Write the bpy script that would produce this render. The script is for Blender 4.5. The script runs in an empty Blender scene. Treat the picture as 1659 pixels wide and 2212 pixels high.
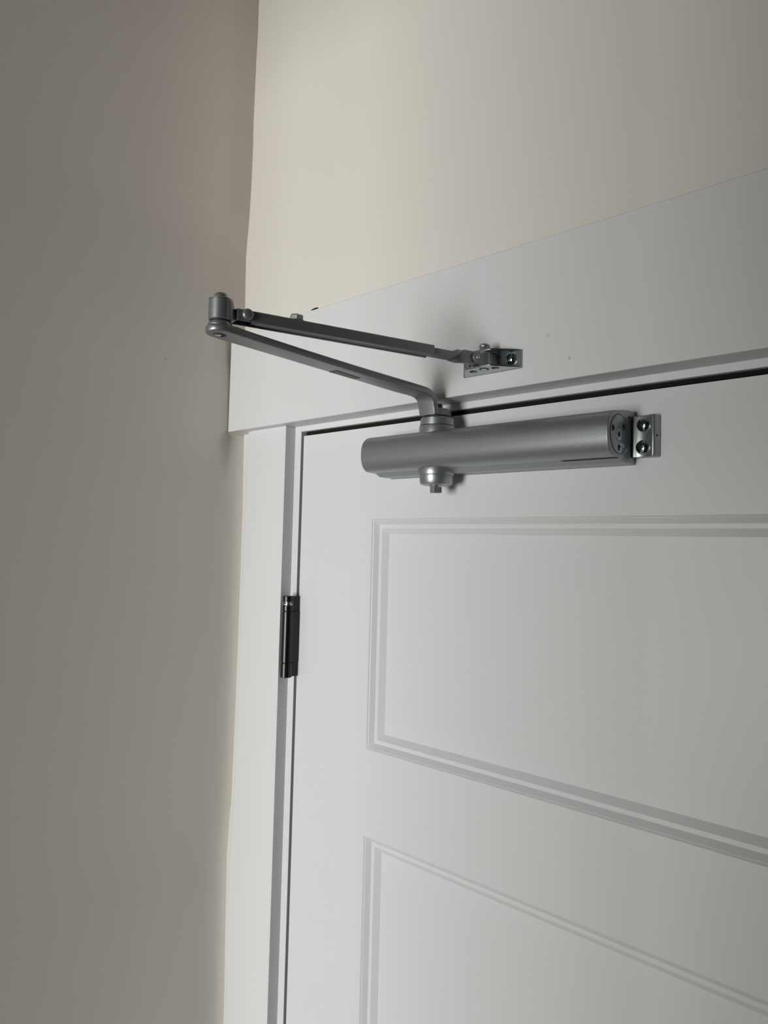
import bpy, bmesh, math, random
from mathutils import Vector, Matrix
random.seed(4)
S = bpy.context.scene
COL = S.collection
PI = math.pi

# ------------------------------------------------------------------ camera
cam_d = bpy.data.cameras.new('camera')
cam = bpy.data.objects.new('camera', cam_d); COL.objects.link(cam)
CR = Vector((0.7281, 0.6850, 0.0251)); CU = Vector((0.0149, -0.0524, 0.9985)); CB = Vector((0.6853, -0.7267, -0.0484))
CR.normalize(); CB = (CB - CR * CB.dot(CR)).normalized(); CU = CB.cross(CR)
M = Matrix((CR, CU, CB)).transposed().to_4x4(); M.translation = Vector((0.85, -0.60, 1.90))
cam.matrix_world = M
cam_d.sensor_fit = 'VERTICAL'; cam_d.sensor_height = 36.0; cam_d.lens = 36.0 * 1560.0 / 2212.0
cam_d.clip_start = 0.02
S.camera = cam

# ------------------------------------------------------------------ world, lights, exposure
W = bpy.data.worlds.new('world'); S.world = W; W.use_nodes = True
W.node_tree.nodes['Background'].inputs[0].default_value = (0.75, 0.86, 1.0, 1)
W.node_tree.nodes['Background'].inputs[1].default_value = 0.6
S.view_settings.view_transform = 'Standard'; S.view_settings.look = 'None'
S.view_settings.gamma = 1.0; S.view_settings.use_curve_mapping = False
S.view_settings.exposure = 0.0

# daylight that comes in through the window of the far room (stands in the window opening)
WIN = (-0.2, 1.3, 0.5, 2.25)          # x0 x1 z0 z1 in the wall y = YF
YF = -4.4
ld = bpy.data.lights.new('window_daylight', 'AREA'); ld.shape = 'RECTANGLE'
ld.size = WIN[1] - WIN[0] - 0.06; ld.size_y = WIN[3] - WIN[2] - 0.06
ld.energy = 195.0; ld.color = (0.98, 0.99, 0.945)
lo = bpy.data.objects.new('window_daylight', ld); COL.objects.link(lo)
lo.location = ((WIN[0] + WIN[1]) / 2, YF - 0.16, (WIN[2] + WIN[3]) / 2)
lo.rotation_euler = (PI / 2, 0, 0)

# ------------------------------------------------------------------ materials
def newmat(name):
    m = bpy.data.materials.new(name); m.use_nodes = True
    nt = m.node_tree; b = nt.nodes['Principled BSDF']
    return m, nt, b
def paint(name, col, rough, bump=0.0, scale=250.0, spec=0.5, mott=0.02, marks=()):
    m, nt, b = newmat(name)
    tc = nt.nodes.new('ShaderNodeTexCoord')
    n = nt.nodes.new('ShaderNodeTexNoise'); n.inputs['Scale'].default_value = 6.0; n.inputs['Detail'].default_value = 3
    nt.links.new(tc.outputs['Object'], n.inputs['Vector'])
    mr = nt.nodes.new('ShaderNodeMapRange'); mr.inputs[3].default_value = 1 - mott; mr.inputs[4].default_value = 1 + mott
    nt.links.new(n.outputs['Fac'], mr.inputs[0])
    mx = nt.nodes.new('ShaderNodeVectorMath'); mx.operation = 'SCALE'; mx.inputs[0].default_value = col
    nt.links.new(mr.outputs[0], mx.inputs['Scale'])
    out = mx.outputs[0]
    for (px, py, pz, rx, rz, k) in marks:          # small scuffs and filled nail holes
        sub = nt.nodes.new('ShaderNodeVectorMath'); sub.operation = 'SUBTRACT'; sub.inputs[1].default_value = (px, py, pz)
        nt.links.new(tc.outputs['Object'], sub.inputs[0])
        sc = nt.nodes.new('ShaderNodeVectorMath'); sc.operation = 'DIVIDE'; sc.inputs[1].default_value = (rx, 0.02 if rx > 0 else 1, rz)
        if rx < 0: sc.inputs[1].default_value = (0.02, -rx, rz)
        nt.links.new(sub.outputs[0], sc.inputs[0])
        ln = nt.nodes.new('ShaderNodeVectorMath'); ln.operation = 'LENGTH'; nt.links.new(sc.outputs[0], ln.inputs[0])
        r2 = nt.nodes.new('ShaderNodeMapRange'); r2.inputs[1].default_value = 0.5; r2.inputs[2].default_value = 1.1
        r2.inputs[3].default_value = k; r2.inputs[4].default_value = 1.0
        nt.links.new(ln.outputs['Value'], r2.inputs[0])
        m2 = nt.nodes.new('ShaderNodeVectorMath'); m2.operation = 'SCALE'
        nt.links.new(out, m2.inputs[0]); nt.links.new(r2.outputs[0], m2.inputs['Scale']); out = m2.outputs[0]
    nt.links.new(out, b.inputs['Base Color'])
    b.inputs['Roughness'].default_value = rough
    b.inputs['Specular IOR Level'].default_value = spec
    if bump:
        n2 = nt.nodes.new('ShaderNodeTexNoise'); n2.inputs['Scale'].default_value = scale; n2.inputs['Detail'].default_value = 4
        nt.links.new(tc.outputs['Object'], n2.inputs['Vector'])
        bp = nt.nodes.new('ShaderNodeBump'); bp.inputs['Strength'].default_value = bump; bp.inputs['Distance'].default_value = 0.0006
        nt.links.new(n2.outputs['Fac'], bp.inputs['Height']); nt.links.new(bp.outputs[0], b.inputs['Normal'])
    return m
def metal(name, col, rough, metallic=1.0, bump=0.0, scale=1500.0, mott=0.0, coat=0.0, rb=0.0):
    m, nt, b = newmat(name)
    b.inputs['Base Color'].default_value = (*col, 1)
    b.inputs['Roughness'].default_value = rough; b.inputs['Metallic'].default_value = metallic
    b.inputs['Coat Weight'].default_value = coat
    tc = nt.nodes.new('ShaderNodeTexCoord')
    n2 = nt.nodes.new('ShaderNodeTexNoise'); n2.inputs['Scale'].default_value = scale; n2.inputs['Detail'].default_value = 2
    nt.links.new(tc.outputs['Object'], n2.inputs['Vector'])
    if bump:
        bp = nt.nodes.new('ShaderNodeBump'); bp.inputs['Strength'].default_value = bump; bp.inputs['Distance'].default_value = 0.0002
        nt.links.new(n2.outputs['Fac'], bp.inputs['Height']); nt.links.new(bp.outputs[0], b.inputs['Normal'])
    if mott:
        mr = nt.nodes.new('ShaderNodeMapRange'); mr.inputs[1].default_value = .3; mr.inputs[2].default_value = .7
        mr.inputs[3].default_value = 1 - mott; mr.inputs[4].default_value = 1 + mott
        nt.links.new(n2.outputs['Fac'], mr.inputs[0])
        mx = nt.nodes.new('ShaderNodeVectorMath'); mx.operation = 'SCALE'; mx.inputs[0].default_value = col
        nt.links.new(mr.outputs[0], mx.inputs['Scale']); nt.links.new(mx.outputs[0], b.inputs['Base Color'])
    return m
def wood(name):
    m, nt, b = newmat(name)
    tc = nt.nodes.new('ShaderNodeTexCoord'); mp = nt.nodes.new('ShaderNodeMapping'); mp.inputs['Scale'].default_value = (14, 1.2, 1)
    nt.links.new(tc.outputs['Object'], mp.inputs[0])
    n = nt.nodes.new('ShaderNodeTexNoise'); n.inputs['Scale'].default_value = 3; n.inputs['Detail'].default_value = 6
    nt.links.new(mp.outputs[0], n.inputs['Vector'])
    r = nt.nodes.new('ShaderNodeValToRGB'); r.color_ramp.elements[0].color = (.14, .085, .045, 1); r.color_ramp.elements[1].color = (.24, .15, .085, 1)
    nt.links.new(n.outputs['Fac'], r.inputs[0]); nt.links.new(r.outputs[0], b.inputs['Base Color'])
    b.inputs['Roughness'].default_value = .4
    return m
M_WALL = paint('wall_paint', (0.67, 0.634, 0.598), 0.62, 0.22, 140, 0.3, 0.012,
               marks=((0.01, -0.1233, 2.1359, -0.0022, 0.0022, 0.80),))
M_TRIM = paint('trim_paint', (0.645, 0.65, 0.67), 0.42, 0.05, 60, 0.4, 0.01,
               marks=((0.511, -0.029, 2.0961, 0.0016, 0.0022, 0.80), (0.5328, -0.029, 2.0717, 0.0009, 0.0023, 0.62),
                      (0.4532, -0.029, 2.0567, 0.0006, 0.0018, 0.85)))
M_DOOR = paint('door_paint', (0.635, 0.645, 0.665), 0.36, 0.04, 90, 0.45, 0.008)
M_CEIL = paint('ceiling_paint', (0.55, 0.53, 0.48), 0.8, 0.1, 200, 0.2)
M_CAULK = paint('wall_coloured_caulk', (0.675, 0.668, 0.642), 0.6, 0.1, 300, 0.3)
M_ROOM = paint('room_wall_paint', (0.14, 0.10, 0.065), 0.7, 0.2, 140, 0.3)
M_DARK = paint('gap_shade_and_chip', (0.009, 0.007, 0.0055), 0.8, 0.1, 100, 0.2)  # near-black that paints shade into the door gaps; also the header chip
M_WOOD = wood('oak_floor_boards')
M_SATIN = metal('satin_grey_metal', (0.338, 0.356, 0.378), 0.38, 0.80, 0.06, 2400, 0.20)
M_ARM = metal('cast_arm_metal', (0.248, 0.258, 0.272), 0.38, 0.60, 0.12, 1400, 0.08)
M_ZINC = metal('zinc_bracket_metal', (0.36, 0.39, 0.42), 0.26, 0.95, 0.15, 700, 0.06)
M_CHROME = metal('zinc_screw_metal', (0.42, 0.55, 0.58), 0.12, 1.0, 0.1, 600, 0.05)
M_BOLT = metal('bright_bolt_metal', (0.55, 0.57, 0.60), 0.28, 0.9, 0.3, 900, 0.1)
M_BLACK = metal('black_hinge_metal', (0.003, 0.0035, 0.006), 0.30, 0.2, 0.1, 400, 0.0, 0.0)
M_VOID = metal('dark_hole_shade', (0.006, 0.006, 0.007), 0.7, 0.0)  # near-black paints shade into holes, slots, gaps and sunk edges
M_RUBBER = metal('black_washer', (0.012, 0.012, 0.013), 0.5, 0.0)
M_TAG = metal('dull_label', (0.135, 0.14, 0.13), 0.55, 0.5, 0.2, 500, 0.12)
M_TAGINK = metal('pale_label_print', (0.22, 0.225, 0.20), 0.6, 0.2)

# ------------------------------------------------------------------ mesh helpers
def finish(name, bm, mat, parent=None, smooth=True, ang=35, bevel=0.0, seg=2):
    bmesh.ops.recalc_face_normals(bm, faces=bm.faces)
    me = bpy.data.meshes.new(name); bm.to_mesh(me); bm.free()
    if mat: me.materials.append(mat)
    if smooth:
        for p in me.polygons: p.use_smooth = True
        me.set_sharp_from_angle(angle=math.radians(ang))
    o = bpy.data.objects.new(name, me); COL.objects.link(o)
    if parent: o.parent = parent; o.matrix_parent_inverse = parent.matrix_world.inverted()
    if bevel:
        md = o.modifiers.new('bevel', 'BEVEL'); md.width = bevel; md.segments = seg; md.limit_method = 'ANGLE'
        md.angle_limit = math.radians(40); md.harden_normals = True
    return o
def box(bm, x0, x1, y0, y1, z0, z1, mat=None):
    vs = [bm.verts.new((x, y, z)) for x in (x0, x1) for y in (y0, y1) for z in (z0, z1)]
    if mat is not None:
        for v in vs: v.co = mat @ v.co
    for f in ((0, 1, 3, 2), (4, 6, 7, 5), (0, 4, 5, 1), (2, 3, 7, 6), (0, 2, 6, 4), (1, 5, 7, 3)):
        bm.faces.new([vs[i] for i in f])
    return vs
def prism(bm, poly, a, b, axis, T=None):
    """poly of 2-D points extruded from a to b; axis 0: (y,z), 1: (x,z), 2: (x,y)"""
    def P(p, t):
        v = Vector({0: (t, p[0], p[1]), 1: (p[0], t, p[1]), 2: (p[0], p[1], t)}[axis])
        return T @ v if T is not None else v
    A = [bm.verts.new(P(p, a)) for p in poly]; B = [bm.verts.new(P(p, b)) for p in poly]
    n = len(poly); bm.faces.new(A); bm.faces.new(B[::-1])
    for i in range(n): bm.faces.new((A[i], A[(i + 1) % n], B[(i + 1) % n], B[i]))
def lathe(bm, prof, T, n=40):
    """prof: (radius, height) list around local z, placed by the matrix T"""
    rings = []
    for r, h in prof:
        if r < 1e-7: rings.append([bm.verts.new(T @ Vector((0, 0, h)))])
        else: rings.append([bm.verts.new(T @ Vector((r * math.cos(2 * PI * k / n), r * math.sin(2 * PI * k / n), h))) for k in range(n)])
    for a, b in zip(rings, rings[1:]):
        if len(a) == 1 and len(b) == 1: continue
        for k in range(n):
            k2 = (k + 1) % n
            if len(a) == 1: bm.faces.new((a[0], b[k], b[k2]))
            elif len(b) == 1: bm.faces.new((a[k], a[k2], b[0]))
            else: bm.faces.new((a[k], a[k2], b[k2], b[k]))
    for r in (rings[0], rings[-1]):
        if len(r) > 1: bm.faces.new(r)
def at(x, y, z): return Matrix.Translation((x, y, z))
def frame(o, zdir, xdir=(0, 0, 1)):
    z = Vector(zdir).normalized(); x = Vector(xdir); x = (x - z * x.dot(z)).normalized(); y = z.cross(x)
    m = Matrix((x, y, z)).transposed().to_4x4(); m.translation = Vector(o); return m
def rrect(w, t, r, n=3):
    pts = []
    for cx, cy, a0 in ((w / 2 - r, t / 2 - r, 0), (-w / 2 + r, t / 2 - r, 90), (-w / 2 + r, -t / 2 + r, 180), (w / 2 - r, -t / 2 + r, 270)):
        for k in range(n + 1):
            a = math.radians(a0 + 90 * k / n); pts.append((cx + r * math.cos(a), cy + r * math.sin(a)))
    return pts
def sweep(bm, stations, cap=True):
    """stations: (centre, side vector, up vector, width, thickness, corner radius)"""
    rings = []
    for c, s, u, w, t, r in stations:
        r = min(r, w / 2 * .98, t / 2 * .98)
        rings.append([bm.verts.new(Vector(c) + Vector(s) * a + Vector(u) * b) for a, b in rrect(w, t, r)])
    n = len(rings[0])
    for A, B in zip(rings, rings[1:]):
        for k in range(n): bm.faces.new((A[k], A[(k + 1) % n], B[(k + 1) % n], B[k]))
    if cap: bm.faces.new(rings[0]); bm.faces.new(rings[-1][::-1])
def empty(name, loc):
    o = bpy.data.objects.new(name, None); COL.objects.link(o); o.location = loc; o.empty_display_size = .02
    o.matrix_world = Matrix.Translation(loc); return o
def tag(o, label, cat, group=None):
    o['label'] = label; o['category'] = cat
    if group: o['group'] = group
def struct(o): o['kind'] = 'structure'; return o

# ------------------------------------------------------------------ room shell
DW0, DW1, DZ = 0.1218, 0.9255, 2.0531         # rough opening between the casings
XR = 1.70                                      # right wall of the entry
HC = 2.95
# left wall: slightly wavy drywall, corner line follows the photograph
PROF = [(0.0, .010), (1.20, .010), (1.26, .0098), (1.40, .0062), (1.469, .0042), (1.515, .0068), (1.55, .0102), (1.564, .0105), (1.65, .0120), (1.80, .0130), (1.94, .0129), (2.0527, .0100),
        (2.12, .0095), (2.176, .0060), (2.209, .0026), (2.238, .0007), (2.284, -.0007), (2.308, -.0014), (2.328, -.0004), (2.35, .0021), (2.38, .0042), (2.426, .0059),
        (2.472, .0064), (2.51, .0056), (2.55, .0063), (2.60, .0070), (2.635, .0086), (2.68, .0085), (2.95, .0085)]
def prof(z):
    for (a, xa), (b, xb) in zip(PROF, PROF[1:]):
        if z <= b:
            t = (z - a) / (b - a); t = t * t * (3 - 2 * t); return xa + (xb - xa) * t
    return PROF[-1][1]
bm = bmesh.new()
ys = [0.0, -.003, -.006, -.010, -.015, -.020, -.026, -.033, -.042, -.06, -.10, -.16, -.25, -.4, -.8, -1.4]
zs = sorted([0, .6, 1.0, 2.0295, 2.009, 2.0475, 2.0495, 2.0555, 2.058] + [1.1 + .0125 * k for k in range(149)])
g = []
for z in zs:
    row = []
    for y in ys:
        fade = 1.0 if y > -.035 else max(0.0, 1 - (-y - .035) / .2)
        x = .0065 + (prof(z) - .0065) * fade
        a_ = -y; lo_ = 1 - (1 - min(a_ / .04, 1)) ** 2; hi_ = min(1, max(0, (a_ - .030) / .07)); hi_ = hi_ * hi_ * (3 - 2 * hi_)
        w_ = .007 if a_ < .03 else .07; k = min(1, max(0, (2.056 - z) / w_))      # rounded plaster in the corner below the header board
        x -= .0042 * (lo_ * k + hi_ * (1 - k))
        row.append(bm.verts.new((x, y, z)))
    g.append(row)
for a, b in zip(g, g[1:]):
    for k in range(len(ys) - 1): bm.faces.new((a[k], b[k], b[k + 1], a[k + 1]))
# its thickness
v = [bm.verts.new(p) for p in ((-.12, 0, 0), (-.12, -1.4, 0), (-.12, 0, zs[-1]), (-.12, -1.4, zs[-1]))]
bm.faces.new((v[0], v[2], v[3], v[1]))
bm.faces.new([v[1], v[3]] + [r[-1] for r in g[::-1]])
bm.faces.new([v[0]] + [r[0] for r in g] + [v[2]])
struct(finish('wall_left', bm, M_WALL, ang=50))
# back wall with the door opening (drywall stops under the casings)
bm = bmesh.new()
box(bm, -.12, DW0 - .02, 0, .12, 0, HC)
box(bm, DW1 + .02, XR + .1, 0, .12, 0, HC)
box(bm, DW0 - .02, DW1 + .02, 0, .12, DZ + .02, HC)
struct(finish('wall_back', bm, M_WALL, smooth=False))
bm = bmesh.new(); box(bm, XR, XR + .1, -1.4, 0, 0, HC); struct(finish('wall_right', bm, M_ROOM, smooth=False))
# unseen partition added to shade the right of the door from the window
bm = bmesh.new()
OP = (0.02, 0.575, 2.42)                        # opening that lets the window light through: x0 x1 height
box(bm, OP[1], XR + .1, -1.5, -1.4, 0, HC)
box(bm, -.12, OP[0], -1.5, -1.4, 0, HC)
box(bm, OP[0], OP[1], -1.5, -1.4, OP[2], HC)
struct(finish('wall_light_block', bm, M_ROOM, smooth=False))
bm = bmesh.new()
x0, x1, z0, z1 = WIN
box(bm, -1.6, x0, YF - .14, YF, 0, HC); box(bm, x1, 3.0, YF - .14, YF, 0, HC)
box(bm, x0, x1, YF - .14, YF, 0, z0); box(bm, x0, x1, YF - .14, YF, z1, HC)
struct(finish('wall_front', bm, M_ROOM, smooth=False))
bm = bmesh.new(); box(bm, -1.7, -1.6, YF - .14, -1.4, 0, HC); box(bm, -1.6, -.12, -1.5, -1.4, 0, HC)
box(bm, 2.9, 3.0, YF, -1.4, 0, HC); box(bm, XR + .1, 3.0, -1.5, -1.4, 0, HC)
struct(finish('wall_side', bm, M_ROOM, smooth=False))
bm = bmesh.new(); box(bm, -1.7, 3.0, YF - .14, .9, -.05, 0); struct(finish('floor', bm, M_WOOD, smooth=False))
bm = bmesh.new(); box(bm, -1.7, 3.0, YF - .14, .12, HC, HC + .05); struct(finish('ceiling', bm, M_CEIL, smooth=False))
# window of the room
bm = bmesh.new()
for a in ((x0, x0 + .05, z0, z1), (x1 - .05, x1, z0, z1), (x0 + .05, x1 - .05, z0, z0 + .05), (x0 + .05, x1 - .05, z1 - .05, z1)):
    box(bm, a[0], a[1], YF - .10, YF - .05, a[2], a[3])
win = struct(finish('window_1', bm, M_TRIM, smooth=False))
bm = bmesh.new(); xm = (x0 + x1) / 2; box(bm, xm - .02, xm + .02, YF - .095, YF - .055, z0 + .05, z1 - .05)
finish('mullion', bm, M_TRIM, win, smooth=False)
# closet / hall side behind the door leaf so the gaps look into the dark
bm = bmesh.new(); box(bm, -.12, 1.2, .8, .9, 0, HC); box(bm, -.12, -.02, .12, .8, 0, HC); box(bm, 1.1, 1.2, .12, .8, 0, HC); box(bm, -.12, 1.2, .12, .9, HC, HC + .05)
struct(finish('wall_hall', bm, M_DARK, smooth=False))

# ------------------------------------------------------------------ trim
def trim(name, boxes, mat=M_TRIM, bevel=.0012):
    bm = bmesh.new()
    for b in boxes: box(bm, *b)
    return struct(finish(name, bm, mat, bevel=bevel))
trim('trim_1', [(.0115, 1.045, -.029, .002, DZ, 2.1885)])                     # header board
# left casing: its wall edge is scribed to the wavy wall
bm = bmesh.new()
zz = [0.0, 1.0] + [1.1 + .05 * k for k in range(19)] + [DZ]
def casx(z): return prof(z) + .0264 + .0050 * min(1, max(0, (z - 1.88) / .16))
A = []
for z in zz:
    A.append([bm.verts.new(p) for p in ((casx(z), -.016, z), (DW0, -.016, z), (DW0, .002, z), (casx(z), .002, z))])
for a, b in zip(A, A[1:]):
    for k in range(4): bm.faces.new((a[k], a[(k + 1) % 4], b[(k + 1) % 4], b[k]))
bm.faces.new(A[0]); bm.faces.new(A[-1][::-1])
struct(finish('trim_2', bm, M_TRIM, bevel=.0008))
trim('trim_3', [(DW1, DW1 + .09, -.016, 0, 0, DZ)])                         # right casing
# caulk between wall and casing
bm = bmesh.new(); A = []
for k in range(0, 61):
    z = 1.0 + (2.0528 - 1.0) * k / 60
    xw = prof(z); t = min(1, max(0, (2.054 - z) / .04)); yo = -.0140 * t - .0006
    A.append([bm.verts.new(p) for p in ((xw - .0005, -.0006, z), (xw + (casx(z) - xw) * .55, yo * .45, z), (casx(z) + .0006, yo, z), (casx(z) + .0006, .001, z), (xw - .0005, .001, z))])
for a, b in zip(A, A[1:]):
    for k in range(5): bm.faces.new((a[k], a[(k + 1) % 5], b[(k + 1) % 5], b[k]))
bm.faces.new(A[0]); bm.faces.new(A[-1][::-1])
struct(finish('trim_4', bm, M_CAULK, ang=60))
# jambs with stops
J0, J1, JZ = .1336, .9137, 2.0460
trim('trim_5', [(.113, J0, 0, .115, 0, JZ + .012), (J1, .934, 0, .115, 0, JZ + .012)], bevel=.0008)
trim('trim_6', [(J0, J1, 0, .115, JZ, JZ + .0125)], bevel=.0008)
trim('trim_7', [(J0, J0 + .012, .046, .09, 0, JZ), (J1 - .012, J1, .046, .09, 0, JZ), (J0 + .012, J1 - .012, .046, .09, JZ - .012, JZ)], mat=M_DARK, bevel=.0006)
trim('trim_9', [(.1378, J1 - .004, .0050, .044, JZ - .0042, JZ)], mat=M_DARK, bevel=.0006)  # dark weatherstrip piece, added to blacken the gap above the door

# dark chip in the paint line on top of the header board
bm = bmesh.new(); prism(bm, [(.1795, 2.1884), (.183, 2.1893), (.188, 2.1899), (.1915, 2.1894), (.188, 2.1886), (.184, 2.1882)], -.0294, -.0265, 1)
struct(finish('trim_8', bm, M_DARK, smooth=False))

# ------------------------------------------------------------------ door leaf
DX0, DX1, DT = .1393, .9080, 2.0400
PX0, PX1 = .2652, .7822
tops = [1.9325 - k * .3603 for k in range(5)]
PH = .2635
def ring_steps():   # (inset, depth)
    return [(0, 0), (.0015, .0014), (.0020, .0016), (.0023, .0019), (.0066, .0062), (.0069, .0064), (.0109, .0064), (.0112, .0066), (.0173, .0116), (.0176, .0118)]
bm = bmesh.new()
zc = [DT]
for t in tops: zc += [t, t - PH]
zc.append(.012)
# front face: stiles and rails around the openings
box(bm, DX0, PX0, 0, .035, .012, DT); box(bm, PX1, DX1, 0, .035, .012, DT)
for a, b in zip(zc[::2], zc[1::2]): box(bm, PX0, PX1, 0, .035, b, a)
bmesh.ops.remove_doubles(bm, verts=bm.verts, dist=1e-6)
# drop the inner faces where stiles meet rails so the skin reads as one moulded sheet
kill = [f for f in bm.faces if abs(f.normal.x) > .9 and (abs(f.calc_center_median().x - PX0) < 1e-4 or abs(f.calc_center_median().x - PX1) < 1e-4)]
bmesh.ops.delete(bm, geom=kill, context='FACES')
door = struct(finish('door_1', bm, M_DOOR, smooth=False))
me_m = me_p = None
for t in tops:
    if me_m is None:
        bm = bmesh.new(); R_ = []
        for i, d in ring_steps() + [(.0176, .021), (0, .021)]:
            R_.append([bm.verts.new(p) for p in ((PX0 + i, d, -i), (PX1 - i, d, -i), (PX1 - i, d, -PH + i), (PX0 + i, d, -PH + i))])
        for a, b in zip(R_, R_[1:] + R_[:1]):
            for k in range(4): bm.faces.new((a[k], a[(k + 1) % 4], b[(k + 1) % 4], b[k]))
        o = finish('panel_moulding', bm, M_DOOR, smooth=False); me_m = o.data
        bm = bmesh.new(); i = .0175; box(bm, PX0 + i, PX1 - i, .0118, .0205, -PH + i, -i)
        p = finish('door_panel', bm, M_DOOR, smooth=False); me_p = p.data
    else:
        o = bpy.data.objects.new('panel_moulding', me_m); COL.objects.link(o)
        p = bpy.data.objects.new('door_panel', me_p); COL.objects.link(p)
    for q in (o, p): q.location = (0, 0, t); q.parent = door

# ------------------------------------------------------------------ hinge
HX, HY = .1355, -.0145
hz0, hz1 = 1.7338, 1.8354
hinge = empty('spring_hinge', (HX, 0, hz0))
tag(hinge, 'black spring hinge with a round barrel in the gap between door and left jamb', 'hinge')
def barrel(name, z0, z1, r, mat=M_BLACK, ch=.0006):
    bm = bmesh.new()
    lathe(bm, [(0, z0), (r - ch, z0), (r, z0 + ch), (r, z1 - ch), (r - ch, z1), (0, z1)], at(HX, HY, 0), 36)
    return finish(name, bm, mat, hinge)
barrel('barrel_cap', 1.8282, hz1, .0069)
c = barrel('tension_collar', 1.8236, 1.8284, .0063, M_ZINC, .0003); c['label'] = 'silver spring tension collar with pin holes'
barrel('knuckle', 1.8166, 1.8238, .0071)
barrel('barrel', 1.7524, 1.8160, .0072)
barrel('knuckle', hz0, 1.7518, .0073)
barrel('spring_core', 1.7400, 1.8300, .0062)
for a in (-150, -110, -70, -30, 10):
    bm = bmesh.new(); a = math.radians(a); d = Vector((math.cos(a), math.sin(a), 0))
    lathe(bm, [(0, -.001), (.0011, -.001), (.0011, .0004), (0, .0004)], frame(Vector((HX, HY, 1.8268)) + d * .0062, d), 12)
    finish('pin_hole', bm, M_VOID, c)
bm = bmesh.new()     # leaves: wrap from the barrel into the gap between jamb and door edge
prism(bm, [(HX - .0012, HY + .004), (HX + .0012, HY + .004), (HX + .0012, .034), (HX - .0012, .034)], hz0 + .001, hz1 - .001, 2)
finish('hinge_leaf', bm, M_BLACK, hinge, bevel=.0004)
bm = bmesh.new()
prism(bm, [(HX + .0016, HY - .001), (HX + .0066, HY + .003), (DX0 + .0026, -.0012), (DX0 + .0026, .0004), (DX0 - .0002, .0006), (DX0 - .0002, .034), (DX0 - .0018, .034), (DX0 - .0018, -.001), (HX + .001, HY + .005)], 1.7524, 1.8160, 2)
finish('hinge_leaf', bm, M_BLACK, hinge, bevel=.0004)
for z0_, z1_ in ((1.8162, hz1 - .0006), (hz0 + .001, 1.7520)):
    bm = bmesh.new()
    prism(bm, [(HX + .003, HY + .002), (HX + .0052, HY + .003), (DX0 + .0018, -.0012), (DX0 + .0018, .0003), (DX0 - .0002, .0004), (DX0 - .0002, .012), (DX0 - .0020, .012), (DX0 - .0020, -.001)], z0_, z1_, 2)
    finish('leaf_wing', bm, M_BLACK, hinge, bevel=.0003)

# ------------------------------------------------------------------ door closer
BX0, BX1 = .2968, .5811
closer = empty('door_closer', (.4389, 0, 1.9998))
tag(closer, 'silver grey hydraulic door closer with folding arm on the white panelled door', 'door closer')
TILT = Matrix.Translation((.44, 0, 1.9998)) @ Matrix.Rotation(math.radians(.21), 4, 'Y') @ Matrix.Translation((-.44, 0, -1.9998))
AX = Vector((.3812, -.0262, 0))       # spindle axis
# housing: D-shaped front swept along x
cy, cz = -.0335, 1.9990
arc = []
for k in range(29):
    a = math.radians(104 + (244 - 104) * k / 28)      # from top over the front to the bottom, squared-off oval
    c_, s_ = math.cos(a), math.sin(a); e = 2 / 2.45
    arc.append((cy + .0191 * math.copysign(abs(c_) ** e, c_), cz + .0200 * math.copysign(abs(s_) ** e, s_)))
pf = [(-.0005, 2.0226), (-.012, 2.0224), (-.0215, 2.0214), (-.030, 2.0199)] + arc + [(-.0345, 1.9800), (-.0290, 1.9803), (-.0236, 1.9774), (-.0225, 1.9768), (-.0005, 1.9768)]
bm = bmesh.new(); prism(bm, pf, BX0, BX1, 0, TILT)
body = finish('housing', bm, M_SATIN, closer, bevel=.0007, ang=30)
# thin raised rim of the back plate at the door
bm = bmesh.new(); box(bm, BX0 - .0008, BX1 + .0001, -.0030, -.0001, 1.9764, 2.0230, TILT)
finish('back_plate', bm, M_SATIN, closer, bevel=.0005)
# dark box painting the shade of the slot under the housing's right end
bm = bmesh.new(); box(bm, .5290, .5795, -.0350, -.0285, 1.9797, 1.9806, TILT)
s_ = finish('slot_shade', bm, M_VOID, body, smooth=False)
# end plug with adjustment holes on the right end face
EX = BX1
T = TILT @ frame((EX, -.0317, 1.9995), (1, 0, 0))
bm = bmesh.new(); lathe(bm, [(0, 0), (.0163, 0), (.0163, .0002), (.0160, .0004), (0, .0004)], T, 56)
plug = finish('end_plug', bm, M_SATIN, body)
def annulus(R, r, name, par, mat, x, y, z, h=.0003):
    bm = bmesh.new(); T = TILT @ frame((x, y, z), (1, 0, 0)); n = 56; rs = []
    for rr, hh in ((R - r, 0), (R - r, h), (R + r, h), (R + r, 0)):
        rs.append([bm.verts.new(T @ Vector((rr * math.cos(2 * PI * k / n), rr * math.sin(2 * PI * k / n), hh))) for k in range(n)])
    for a, b in zip(rs, rs[1:] + rs[:1]):
        for k in range(n): bm.faces.new((a[k], a[(k + 1) % n], b[(k + 1) % n], b[k]))
    return finish(name, bm, mat, par, smooth=False)
annulus(.0165, .00030, 'plug_joint', body, M_VOID, EX - .0001, -.0317, 1.9995, .0003)
annulus(.0060, .00016, 'valve_ring', body, M_VOID, EX + .0003, -.0324, 1.9991, .0002)
for (y, z, r, nm) in ((-.0437, 2.0032, .0026, 'spanner_hole'), (-.0240, 2.0062, .0026, 'spanner_hole'), (-.0322, 1.9880, .0026, 'spanner_hole'), (-.0326, 1.9992, .0026, 'valve_socket')):
    bm = bmesh.new(); T = TILT @ frame((EX + .0002, y, z), (1, 0, 0))
    lathe(bm, [(0, 0), (r, 0), (r, .0003), (0, .0003)], T, 6 if nm == 'valve_socket' else 24)
    finish(nm, bm, M_VOID, body, smooth=False)
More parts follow.
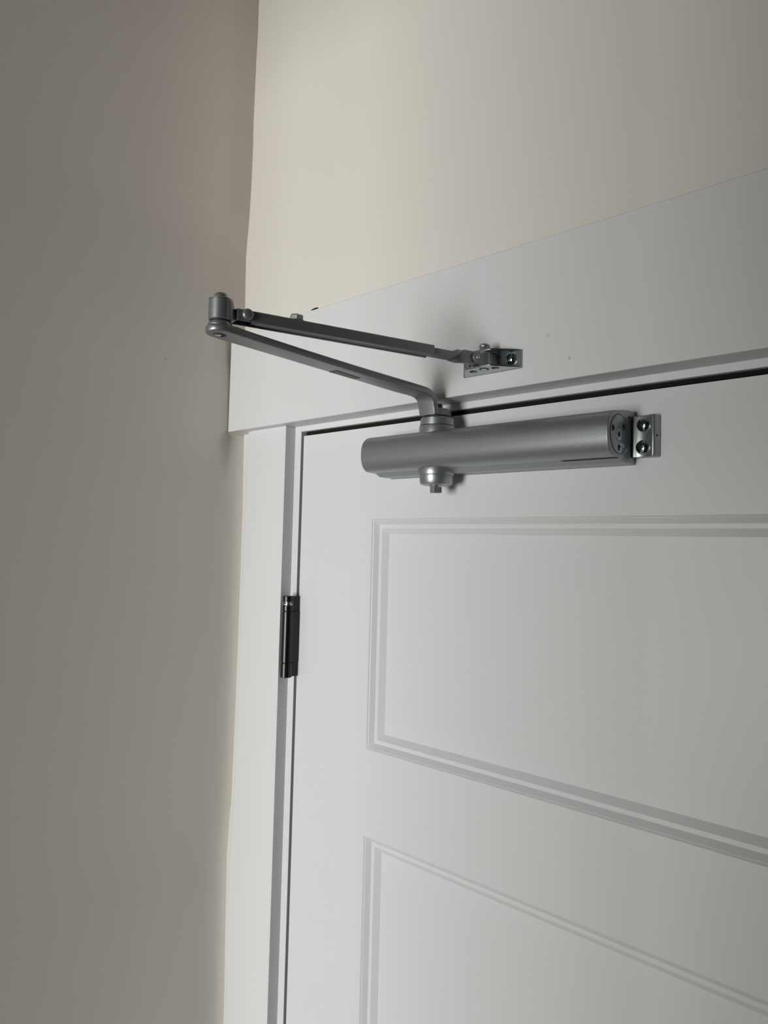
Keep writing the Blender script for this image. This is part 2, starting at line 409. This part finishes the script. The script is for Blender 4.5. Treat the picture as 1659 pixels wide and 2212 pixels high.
# chrome dome added as the countersink's highlight beside the lowest hole
bm = bmesh.new(); T = TILT @ frame((EX + .0001, -.0292, 1.9872), (1, 0, 0))
lathe(bm, [(0, .0009), (.0008, .00085), (.0016, .0006), (.0022, .0002), (.0022, 0), (0, 0)], T, 24)
finish('countersink_glint', bm, M_CHROME, body)
# small raised cast figures on the end face (worn number and dashes)
bm = bmesh.new()
for (y, z, w, h, rot) in ((-.0135, 2.0162, .0022, .0005, 30), (-.0122, 2.0172, .0022, .0005, -35), (-.0110, 2.0160, .0018, .0005, 60), (-.0128, 2.0150, .0018, .0005, -30),
                           (-.0132, 2.0128, .0004, .0010, 0), (-.0134, 2.0110, .0004, .0010, 0), (-.0142, 2.0078, .0006, .0004, 0)):
    T = TILT @ frame((EX, y, z), (1, 0, 0), (0, math.sin(math.radians(rot)), math.cos(math.radians(rot))))
    box(bm, -h / 2, h / 2, -w / 2, w / 2, 0, .00025, T)
finish('cast_figures', bm, M_TAG, body, smooth=False)
# mounting foot on the right end
fp = [(BX1 - .0002, -.0003), (BX1 - .0002, -.0066), (.5814, -.0076), (.5822, -.0080), (.5832, -.0079), (.5848, -.0073), (.5870, -.0069), (.5895, -.0067), (.5920, -.0069), (.5945, -.0075), (.5970, -.0085), (.5990, -.0096), (.6002, -.0101), (.6012, -.0100), (.6019, -.0092), (.6024, -.0076), (.6028, -.0050), (.6030, -.0003)]
def foot_mesh(pl):
    bm = bmesh.new(); cx_ = sum(p[0] for p in pl) / len(pl); rs = []
    for z, k in ((1.9822, .93), (1.9824, .97), (1.9829, 1.0), (2.0171, 1.0), (2.0176, .97), (2.0178, .93)):
        rs.append([bm.verts.new(TILT @ Vector((cx_ + (x - cx_) * k, y if y > -.001 else y * (k + (1 - k) * .3), z))) for x, y in pl])
    n = len(pl); bm.faces.new(rs[0]); bm.faces.new(rs[-1][::-1])
    for A, B in zip(rs, rs[1:]):
        for i in range(n): bm.faces.new((A[i], A[(i + 1) % n], B[(i + 1) % n], B[i]))
    return finish('mounting_foot', bm, M_SATIN, closer, ang=50)
foot = foot_mesh(fp)
bm = bmesh.new(); T = TILT @ frame((.6024, -.0062, 2.0000), (1, -.05, 0)); lathe(bm, [(0, 0), (.0010, 0), (.0010, .0006), (0, .0006)], T, 16)
finish('peg_hole', bm, M_VOID, foot, smooth=False)
fpl = [(2 * .43895 - x, y) for x, y in fp]
foot_mesh(fpl)
def screw(loc, nrm, r, par, name='screw', mat=M_CHROME, up=(0, 0, 1), rot=0):
    """pan head with a cross recess"""
    bm = bmesh.new(); T = frame(loc, nrm, up) @ Matrix.Rotation(rot, 4, 'Z'); n = 40
    prof_ = [(0, 0), (r, 0), (r * 1.0, .0006), (r * .97, .0014), (r * .88, .0024), (r * .72, .0032), (r * .5, .0038), (r * .25, .0041), (0, .0042)]
    lathe(bm, prof_, T, n)
    o = finish(name, bm, mat, par, ang=60)
    bm = bmesh.new()
    for k in (0, 1):
        T2 = T @ Matrix.Rotation(k * PI / 2 + .5, 4, 'Z')
        w = r * .10
        pl = [(-r * .58, .0033), (-r * .3, .0041), (0, .0044), (r * .3, .0041), (r * .58, .0033), (r * .5, .0025), (-r * .5, .0025)]
        A_ = [bm.verts.new(T2 @ Vector((a, -w, h))) for a, h in pl]; B_ = [bm.verts.new(T2 @ Vector((a, w, h))) for a, h in pl]
        m_ = len(pl); bm.faces.new(A_); bm.faces.new(B_[::-1])
        for i in range(m_): bm.faces.new((A_[i], A_[(i + 1) % m_], B_[(i + 1) % m_], B_[i]))
    finish('cross_recess', bm, M_VOID, o, smooth=False) if par is closer else None
    if par is not closer:
        ob = finish('cross_recess', bm, M_VOID, None, smooth=False); ob.parent = par
        ob.matrix_parent_inverse = par.matrix_world.inverted()
    return o
screw(TILT @ Vector((.5914, -.0066, 2.0097)), (0, -1, 0), .0062, closer)
screw(TILT @ Vector((.5908, -.0066, 1.9905)), (0, -1, 0), .0062, closer, rot=.6)
# spindle collar above the housing
def ring(name, prof_, mat=M_SATIN, par=closer, c=AX, n=56):
    bm = bmesh.new(); lathe(bm, prof_, at(c.x, c.y, 0), n); return finish(name, bm, mat, par)
ring('spindle_collar', [(0, 2.014), (.0187, 2.014), (.0186, 2.0240), (.0182, 2.0248), (.0176, 2.0250), (0, 2.0250)])
ring('collar_joint', [(0, 2.0248), (.0173, 2.0248), (.0173, 2.0256), (0, 2.0256)], M_VOID)
ring('spindle_collar', [(0, 2.0256), (.0178, 2.0256), (.0178, 2.0262), (.0172, 2.0325), (.0163, 2.0335), (0, 2.0335)])
ring('spindle_washer', [(0, 2.0333), (.0148, 2.0333), (.0148, 2.0353), (0, 2.0353)], M_RUBBER)
# bottom cap with square shaft end
cap = ring('spindle_cap', [(0, 1.9850), (.0170, 1.9850), (.0182, 1.9822), (.0186, 1.9808), (.0186, 1.9752), (.0183, 1.9745), (.0173, 1.9742), (.0173, 1.9728), (.0167, 1.9668), (.0158, 1.9652), (.0136, 1.9644), (0, 1.9644)])
ring('shaft_washer', [(0, 1.9648), (.0072, 1.9648), (.0074, 1.9640), (.0064, 1.9626), (0, 1.9626)], M_BOLT)
bm = bmesh.new(); T = at(AX.x, AX.y, 0) @ Matrix.Rotation(math.radians(-26), 4, 'Z'); box(bm, -.0047, .0047, -.0047, .0047, 1.9567, 1.9640, T)
finish('square_shaft_end', bm, M_ARM, closer, bevel=.0006)
# main arm ------------------------------------------------------------
EL = Vector((.3888, -.2962, 0))       # elbow pin axis
def side_dir(t): return Vector((math.cos(t), math.sin(t), 0))
bm = bmesh.new(); st = []
aw = .0198
RE = .0108
x_end = .3835
pts = []
zb = lambda y: 2.0566 + (2.0523 - 2.0572) * (y + .2962) / .235      # underside height
def armx(y): return EL.x + (x_end - EL.x) * (y - EL.y) / (-.05 - EL.y)
for k in range(13):      # round elbow end
    a = math.radians(90 * k / 12); d = RE * math.cos(a); w = 2 * RE * math.sin(a)
    y = EL.y - d
    st.append(((armx(y), y, zb(y) + .0029), (1, 0, 0), (0, 0, 1), max(w, .0012), .0052 + .0010 * math.sin(a), .0024))
for y, w, t in ((-.288, .0214, .0063), (-.280, .0209, .0061), (-.27, .0204, .0060), (-.22, aw, .0060), (-.16, aw, .0063), (-.11, .0210, .0067), (-.085, .0216, .0070)):
    st.append(((armx(y), y, zb(y) + t / 2), (1, 0, 0), (0, 0, 1), w, t, .0009))
# bend down to the hub
t = .0070
ctr = [(y + (.0060 if z > 2.05 else .0048), z, a) for y, z, a in ((-.074, 2.0554, 2), (-.066, 2.0552, 6), (-.0610, 2.0544, 16), (-.0570, 2.0528, 30), (-.0540, 2.0505, 46), (-.0517, 2.0475, 60), (-.0502, 2.0440, 70), (-.0490, 2.0400, 76), (-.0480, 2.0365, 80), (-.0476, 2.0345, 82))]
for y, z, a in ctr:
    a = math.radians(a); st.append(((armx(y) + .0008, y, z), (1, 0, 0), (0, math.sin(a), math.cos(a)), .0210 if z > 2.036 else .0190, t, .0012))
sweep(bm, st)
arm = finish('main_arm', bm, M_ARM, closer, ang=42)
# hub plate around the shaft
bm = bmesh.new(); hub = []
hr = .0142; hx = AX.x
for k in range(17):
    a = math.radians(-8 + 196 * k / 16); hub.append((hx + hr * math.cos(a), AX.y + hr * math.sin(a)))
hub += [(x_end - .0095, -.0450), (x_end + .0095, -.0450)]
prism(bm, hub, 2.0349, 2.0422, 2)
finish('arm_hub', bm, M_ARM, arm, bevel=.0009)
bm = bmesh.new(); T = at(AX.x, AX.y, 0) @ Matrix.Rotation(.5, 4, 'Z'); box(bm, -.0046, .0046, -.0046, .0046, 2.0420, 2.0483, T)
finish('shaft_end', bm, M_ARM, arm, bevel=.0005)
# label recess under the arm
bm = bmesh.new(); zt = 2.0549
lab = [(.3768, -.1735), (.3861, -.1733), (.3843, -.1421), (.3764, -.1432)]
A_ = [bm.verts.new((x, y, zb(y) - .00012)) for x, y in lab]; B_ = [bm.verts.new((x, y, zb(y) + .0006)) for x, y in lab]
bm.faces.new(A_); bm.faces.new(B_[::-1])
for i in range(4): bm.faces.new((A_[i], A_[(i + 1) % 4], B_[(i + 1) % 4], B_[i]))
lb = finish('arm_label', bm, M_TAG, arm, smooth=False); lb['label'] = 'dull rectangular label sunk in the underside'
def strip(bm, x0, y0, x1, y1, w, dz=.0002):
    a = Vector((x0, y0, 0)); b = Vector((x1, y1, 0)); d = (b - a).normalized(); n = Vector((-d.y, d.x, 0)) * w / 2
    lo_ = [a + n, b + n, b - n, a - n]
    V = [bm.verts.new((p.x, p.y, zb(p.y) - dz)) for p in lo_] + [bm.verts.new((p.x, p.y, zb(p.y))) for p in lo_]
    for f in ((0, 1, 2, 3), (7, 6, 5, 4), (0, 4, 5, 1), (1, 5, 6, 2), (2, 6, 7, 3), (3, 7, 4, 0)): bm.faces.new([V[i] for i in f])
bm = bmesh.new()
strip(bm, lab[0][0], lab[0][1], lab[1][0], lab[1][1], .0006, .0003); strip(bm, lab[1][0], lab[1][1], lab[2][0], lab[2][1], .0006, .0003)
finish('label_rim', bm, M_VOID, arm, smooth=False)
bm = bmesh.new()
for (x, y, dx, dy) in ((.3795, -.1690, .0035, .0), (.3812, -.1678, .0, .003), (.3795, -.1655, .0035, 0), (.3795, -.1625, .0035, .0015), (.3790, -.1595, .0035, 0), (.3812, -.1588, 0, .0025),
                        (.3795, -.1555, .0034, 0), (.380, -.1480, .002, .001), (.380, -.1510, .0, .004)):
    strip(bm, x, y, x + dx, y + dy, .0005)
finish('label_print', bm, M_TAGINK, arm, smooth=False)
# elbow: boss under the arm, washers, cast lug, pin
EC = at(EL.x, EL.y, 0)
def el(name, prof_, mat, par=closer, n=48):
    bm = bmesh.new(); lathe(bm, prof_, EC, n); return finish(name, bm, mat, par)
bm = bmesh.new(); lathe(bm, [(0, 2.0561), (.0020, 2.0561), (.0028, 2.0564), (.0030, 2.0580), (0, 2.0580)], at(EL.x - .0018, EL.y - .0008, 0), 32)  # pin end set off-centre so the dark disc shows as a shade crescent
finish('elbow_pin_end', bm, M_BOLT, closer)
bm = bmesh.new(); n = 40; rs = []
for rr, hh in ((.0001, 2.05635), (.0050, 2.05635), (.0050, 2.0576), (.0001, 2.0576)):
    rs.append([bm.verts.new(EC @ Vector((rr * math.cos(2 * PI * k / n), rr * math.sin(2 * PI * k / n), hh))) for k in range(n)])
for a, b in zip(rs, rs[1:] + rs[:1]):
    for k in range(n): bm.faces.new((a[k], a[(k + 1) % n], b[(k + 1) % n], b[k]))
finish('pin_recess_shade', bm, M_VOID, arm, smooth=False)  # dark disc paints the shade of the recess around the pin
el('elbow_washer', [(0, 2.0622), (.0092, 2.0622), (.0094, 2.0632), (.0090, 2.0648), (.0080, 2.0658), (0, 2.0658)], M_SATIN)
el('elbow_gap', [(0, 2.0656), (.0079, 2.0656), (.0079, 2.0676), (0, 2.0676)], M_VOID)
LR = .0090
lug = el('elbow_lug', [(0, 2.0670), (LR - .0006, 2.0670), (LR, 2.0676), (LR, 2.0822), (0, 2.0822)], M_SATIN)
el('elbow_gap', [(0, 2.0818), (LR - .0002, 2.0818), (LR - .0002, 2.0826), (0, 2.0826)], M_VOID)
el('elbow_washer', [(0, 2.0825), (LR, 2.0825), (LR, 2.0832), (.0078, 2.0840), (.0060, 2.0843), (0, 2.0843)], M_SATIN)
el('elbow_pin', [(0, 2.0840), (.0054, 2.0840), (.0054, 2.0856), (.0048, 2.0872), (.0036, 2.0882), (.0018, 2.0886), (0, 2.0887)], M_SATIN)
# forearm direction
P1 = Vector((.4512, -.0600, 0))
FD = (P1 - EL).normalized(); FS = Vector((FD.y, -FD.x, 0))       # FS points to +x side (towards the camera)
def fp_(s, off, z): v = EL + FD * s + FS * off; return Vector((v.x, v.y, z))
FZ0 = lambda s: 2.0684 + .0040 * s / .24
# wing of the lug that narrows into a tongue
bm = bmesh.new(); stn = []
for s, w, z0_, z1_ in ((.000, .0178, 2.0672, 2.0822), (.004, .0170, 2.0672, 2.0822), (.0070, .0145, 2.0676, 2.0815), (.0090, .0112, 2.0682, 2.0790), (.0105, .0086, 2.0686, 2.0780), (.0125, .0070, 2.0700, 2.0772), (.0145, .0066, 2.0712, 2.0768), (.030, .0066, 2.0716, 2.0768)):
    stn.append((fp_(s, -.0012 if s > .008 else -.0002 - .0001 * s, (z0_ + z1_) / 2), FS, (0, 0, 1), w, z1_ - z0_, .0010))
sweep(bm, stn); finish('lug_tongue', bm, M_ARM, lug, ang=40)
# forearm channel: inverted U, open underneath, with one slot end
FW, FH, FT = .0142, .0090, .0017
s0, s1 = .0106, .1940
bm = bmesh.new()
def channel(s):
    b0 = FZ0(s); w = FW / 2; c = .0012
    pr = [(w, 0), (w, FH - c), (w - c * .3, FH - c * .3), (w - c, FH), (-w + c, FH), (-w + c * .3, FH - c * .3), (-w, FH - c), (-w, 0), (-w + FT, 0), (-w + FT, FH - FT), (w - FT, FH - FT), (w - FT, 0)]
    return [fp_(s, a, b0 + b) for a, b in pr]
rings = []
for s in (s0, s0 + .001, .06, .12, s1 - .001, s1):
    rings.append([bm.verts.new(p) for p in channel(s)])
for a, b in zip(rings, rings[1:]):
    for k in range(12): bm.faces.new((a[k], a[(k + 1) % 12], b[(k + 1) % 12], b[k]))
for r_, fl in ((rings[0], 0), (rings[-1], 1)):
    for idx in ((0, 1, 10, 11), (1, 2, 3, 10), (3, 4, 9, 10), (4, 5, 6, 9), (6, 7, 8, 9)):
        bm.faces.new([r_[i] for i in idx])
fore = finish('forearm', bm, M_ARM, closer, bevel=.0004, ang=40)
# sliding rod inside the channel, twisted to an upright eye near the bracket
bm = bmesh.new(); stn = []
rz = lambda s: FZ0(s) + .0040
sE = (P1 - EL).length
tw0, tw1 = sE - .0300, sE - .0120
for s in [.0245, .09, .15, .19, tw0 - .004, tw0]:
    stn.append((fp_(s, 0, rz(s)), FS, (0, 0, 1), .0112, .0062, .0006))
for k in range(1, 17):
    k = k / 2; s = tw0 + (tw1 - tw0) * k / 8; q_ = k / 8; a = PI / 2 * q_ * q_ * (3 - 2 * q_)
    zc_ = rz(s) + .0014 * k / 8
    stn.append((fp_(s, 0, zc_), FS * math.cos(a) + Vector((0, 0, math.sin(a))), Vector((0, 0, math.cos(a))) - FS * math.sin(a), .0112 + .00008 * k, .0062, .0006))
for s, w in ((sE - .006, .0118), (sE, .0118), (sE + .003, .0100), (sE + .0048, .0070), (sE + .0056, .0030)):
    stn.append((fp_(s, 0, rz(s) + .0014), (0, 0, 1), -FS, w, .0060, .0006))
sweep(bm, stn); rod = finish('sliding_rod', bm, M_ARM, closer, ang=60)
# slots seen under the forearm near the elbow
for s, off, L, w in ((.0265, .0030, .0050, .0020), (.0265, -.0030, .0050, .0020)):
    bm = bmesh.new(); z = FZ0(s)
    q_ = [(-L / 2, -w / 2), (L / 2 - w / 2, -w / 2), (L / 2, 0), (L / 2 - w / 2, w / 2), (-L / 2, w / 2)]
    lo_ = [fp_(s + a, off + b, z + .0007) for a, b in q_]; hi_ = [fp_(s + a, off + b, z + .004) for a, b in q_]
    A_ = [bm.verts.new(p) for p in lo_]; B_ = [bm.verts.new(p) for p in hi_]
    bm.faces.new(A_); bm.faces.new(B_[::-1])
    for i in range(5): bm.faces.new((A_[i], A_[(i + 1) % 5], B_[(i + 1) % 5], B_[i]))
    finish('slot_end', bm, M_VOID, fore, smooth=False)
# pivot rivet on the near side of the forearm
T = frame(fp_(.0190, FW / 2, FZ0(.02) + .0052), FS)
bm = bmesh.new(); lathe(bm, [(0, -.001), (.0045, -.001), (.0045, .0006), (.0040, .0017), (.0030, .0023), (.0014, .0026), (0, .0027)], T, 36)
finish('forearm_rivet', bm, M_ARM, fore, ang=60)
# hexagon bolt with washer on top
sB = .0628
pB = fp_(sB, -.0005, FZ0(sB) + FH)
bm = bmesh.new(); lathe(bm, [(0, -.0004), (.0068, -.0004), (.0068, .0007), (0, .0007)], at(*pB), 32)
finish('bolt_washer', bm, M_ARM, fore)
bm = bmesh.new(); T = at(*pB) @ Matrix.Rotation(math.radians(25), 4, 'Z')
lathe(bm, [(0, .0005), (.0058, .0005), (.0058, .0046), (.0048, .0055), (0, .0057)], T, 6)
hb = finish('hexagon_bolt', bm, M_BOLT, fore, bevel=.0003, ang=20); hb['label'] = 'bright hexagon bolt head on top of the forearm'
# bracket (shoe) screwed to the header board -------------------------------------
YB = -.029
BZ0, BZ1 = 2.0700, 2.0876
outl = [(.4175, YB), (.4350, -.0530), (.4372, -.0552), (.4400, -.0558), (.4645, -.0548), (.4672, -.0535), (.4690, -.0512), (.4838, -.0330), (.4840, YB)]
outu = [(.4180, YB), (.4345, -.0500), (.4365, -.0520), (.4395, -.0528), (.4620, -.0520), (.4645, -.0508), (.4665, -.0490), (.4828, -.0320), (.4836, YB)]
bm = bmesh.new()
prism(bm, [(.4172, YB), (.4172, YB - .0020), (.4842, YB - .0020), (.4842, YB)], BZ0, BZ1, 2)
brk = finish('bracket', bm, M_ZINC, closer, bevel=.0005)
def plate_with_holes(name, out, z0_, z1_, holes):
    bm = bmesh.new(); prism(bm, out, z0_, z1_, 2)
    o = finish(name, bm, M_ZINC, brk, bevel=.0005, seg=3)
    return o
lower = plate_with_holes('lower_flange', outl, BZ0, BZ0 + .0019, ())
upper = plate_with_holes('upper_flange', outu, BZ1 - .0019, BZ1, ())
def hole(x, y, z, r, d):      # dark disc paints the hole's shade, small pale disc its lit part
    bm = bmesh.new(); lathe(bm, [(0, 0), (r, 0), (r, .00035), (0, .00035)], at(x, y, z - .0002), 28)
    finish('painted_hole', bm, M_VOID, brk, smooth=False)
    bm = bmesh.new(); T = at(x + .0008, y + .0007, z - .0003); lathe(bm, [(0, -.0002), (r * .3, -.0001), (r * .5, .0002), (0, .0003)], T, 24)
    finish('hole_lit_side', bm, M_ZINC, brk)
for x, y in ((.4397, -.0450), (.4645, -.0446)):
    hole(x, y, BZ0, .0037, 0)
bm = bmesh.new(); lathe(bm, [(0, 0), (.0036, 0), (.0036, .0003), (0, .0003)], at(.4607, -.0395, BZ1 - .0021), 28); finish('painted_hole', bm, M_TAG, brk, smooth=False)  # grey disc painted as the dim header seen through the upper hole
PV = Vector((.4535, -.0468, 0))
def pv(name, prof_, mat, n=36):
    bm = bmesh.new(); lathe(bm, prof_, at(PV.x, PV.y, 0), n); return finish(name, bm, mat, brk)
pv('bracket_pin_end', [(0, BZ0 - .0006), (.0028, BZ0 - .0005), (.0034, BZ0), (.0038, BZ0 + .001), (0, BZ0 + .001)], M_BOLT)
pv('painted_hole', [(0, BZ0 - .00025), (.0046, BZ0 - .00025), (.0046, BZ0 + .0002), (0, BZ0 + .0002)], M_VOID)  # dark disc paints the shade around the pin end
pv('pivot_block', [(0, BZ0 + .0021), (.0068, BZ0 + .0021), (.0072, BZ0 + .0026), (.0072, BZ1 - .0026), (.0068, BZ1 - .0021), (0, BZ1 - .0021)], M_SATIN)
pv('bracket_pin', [(0, BZ1 - .001), (.0056, BZ1 - .001), (.0053, BZ1 + .0010), (.0047, BZ1 + .0020), (.0046, BZ1 + .0025), (.0051, BZ1 + .0030), (.0053, BZ1 + .0040), (.0050, BZ1 + .0050), (.0043, BZ1 + .0059), (.0030, BZ1 + .0064), (0, BZ1 + .0066)], M_SATIN)
# fork cheeks reaching from the block to the rod eye
zc_ = rz(sE) + .0014
FD2 = (Vector((P1.x, P1.y, 0)) - PV).normalized(); FS2 = Vector((-FD2.y, FD2.x, 0))
if FS2.x < 0: FS2 = -FS2
LP = (P1 - PV).length
for off in (.0045, -.0045):
    bm = bmesh.new(); out = []
    for k in range(13):
        a = math.radians(90 - 180 * k / 12); out.append((LP + .0056 * math.cos(a), .0056 * math.sin(a)))
    out += [(0, -.0056), (0, .0056)]
    A_ = [bm.verts.new(Vector((PV.x, PV.y, zc_)) + FD2 * a + Vector((0, 0, b)) + FS2 * (off - .0010)) for a, b in out]
    B_ = [bm.verts.new(Vector((PV.x, PV.y, zc_)) + FD2 * a + Vector((0, 0, b)) + FS2 * (off + .0011)) for a, b in out]
    m_ = len(out); bm.faces.new(A_); bm.faces.new(B_[::-1])
    for i in range(m_): bm.faces.new((A_[i], A_[(i + 1) % m_], B_[(i + 1) % m_], B_[i]))
    finish('fork_cheek', bm, M_ARM, brk, bevel=.0005)
T = frame(Vector((P1.x, P1.y, zc_)) + FS2 * .0055, FS2)
bm = bmesh.new(); lathe(bm, [(0, -.001), (.0021, -.001), (.0021, .0006), (.0016, .0011), (.0008, .0013), (0, .0013)], T, 24)
finish('fork_rivet', bm, M_BOLT, brk, ang=60)
for x in (.4280, .4733):
    screw(Vector((x, YB - .0018, 2.0795)), (0, -1, 0), .0055, closer, rot=x * 9)
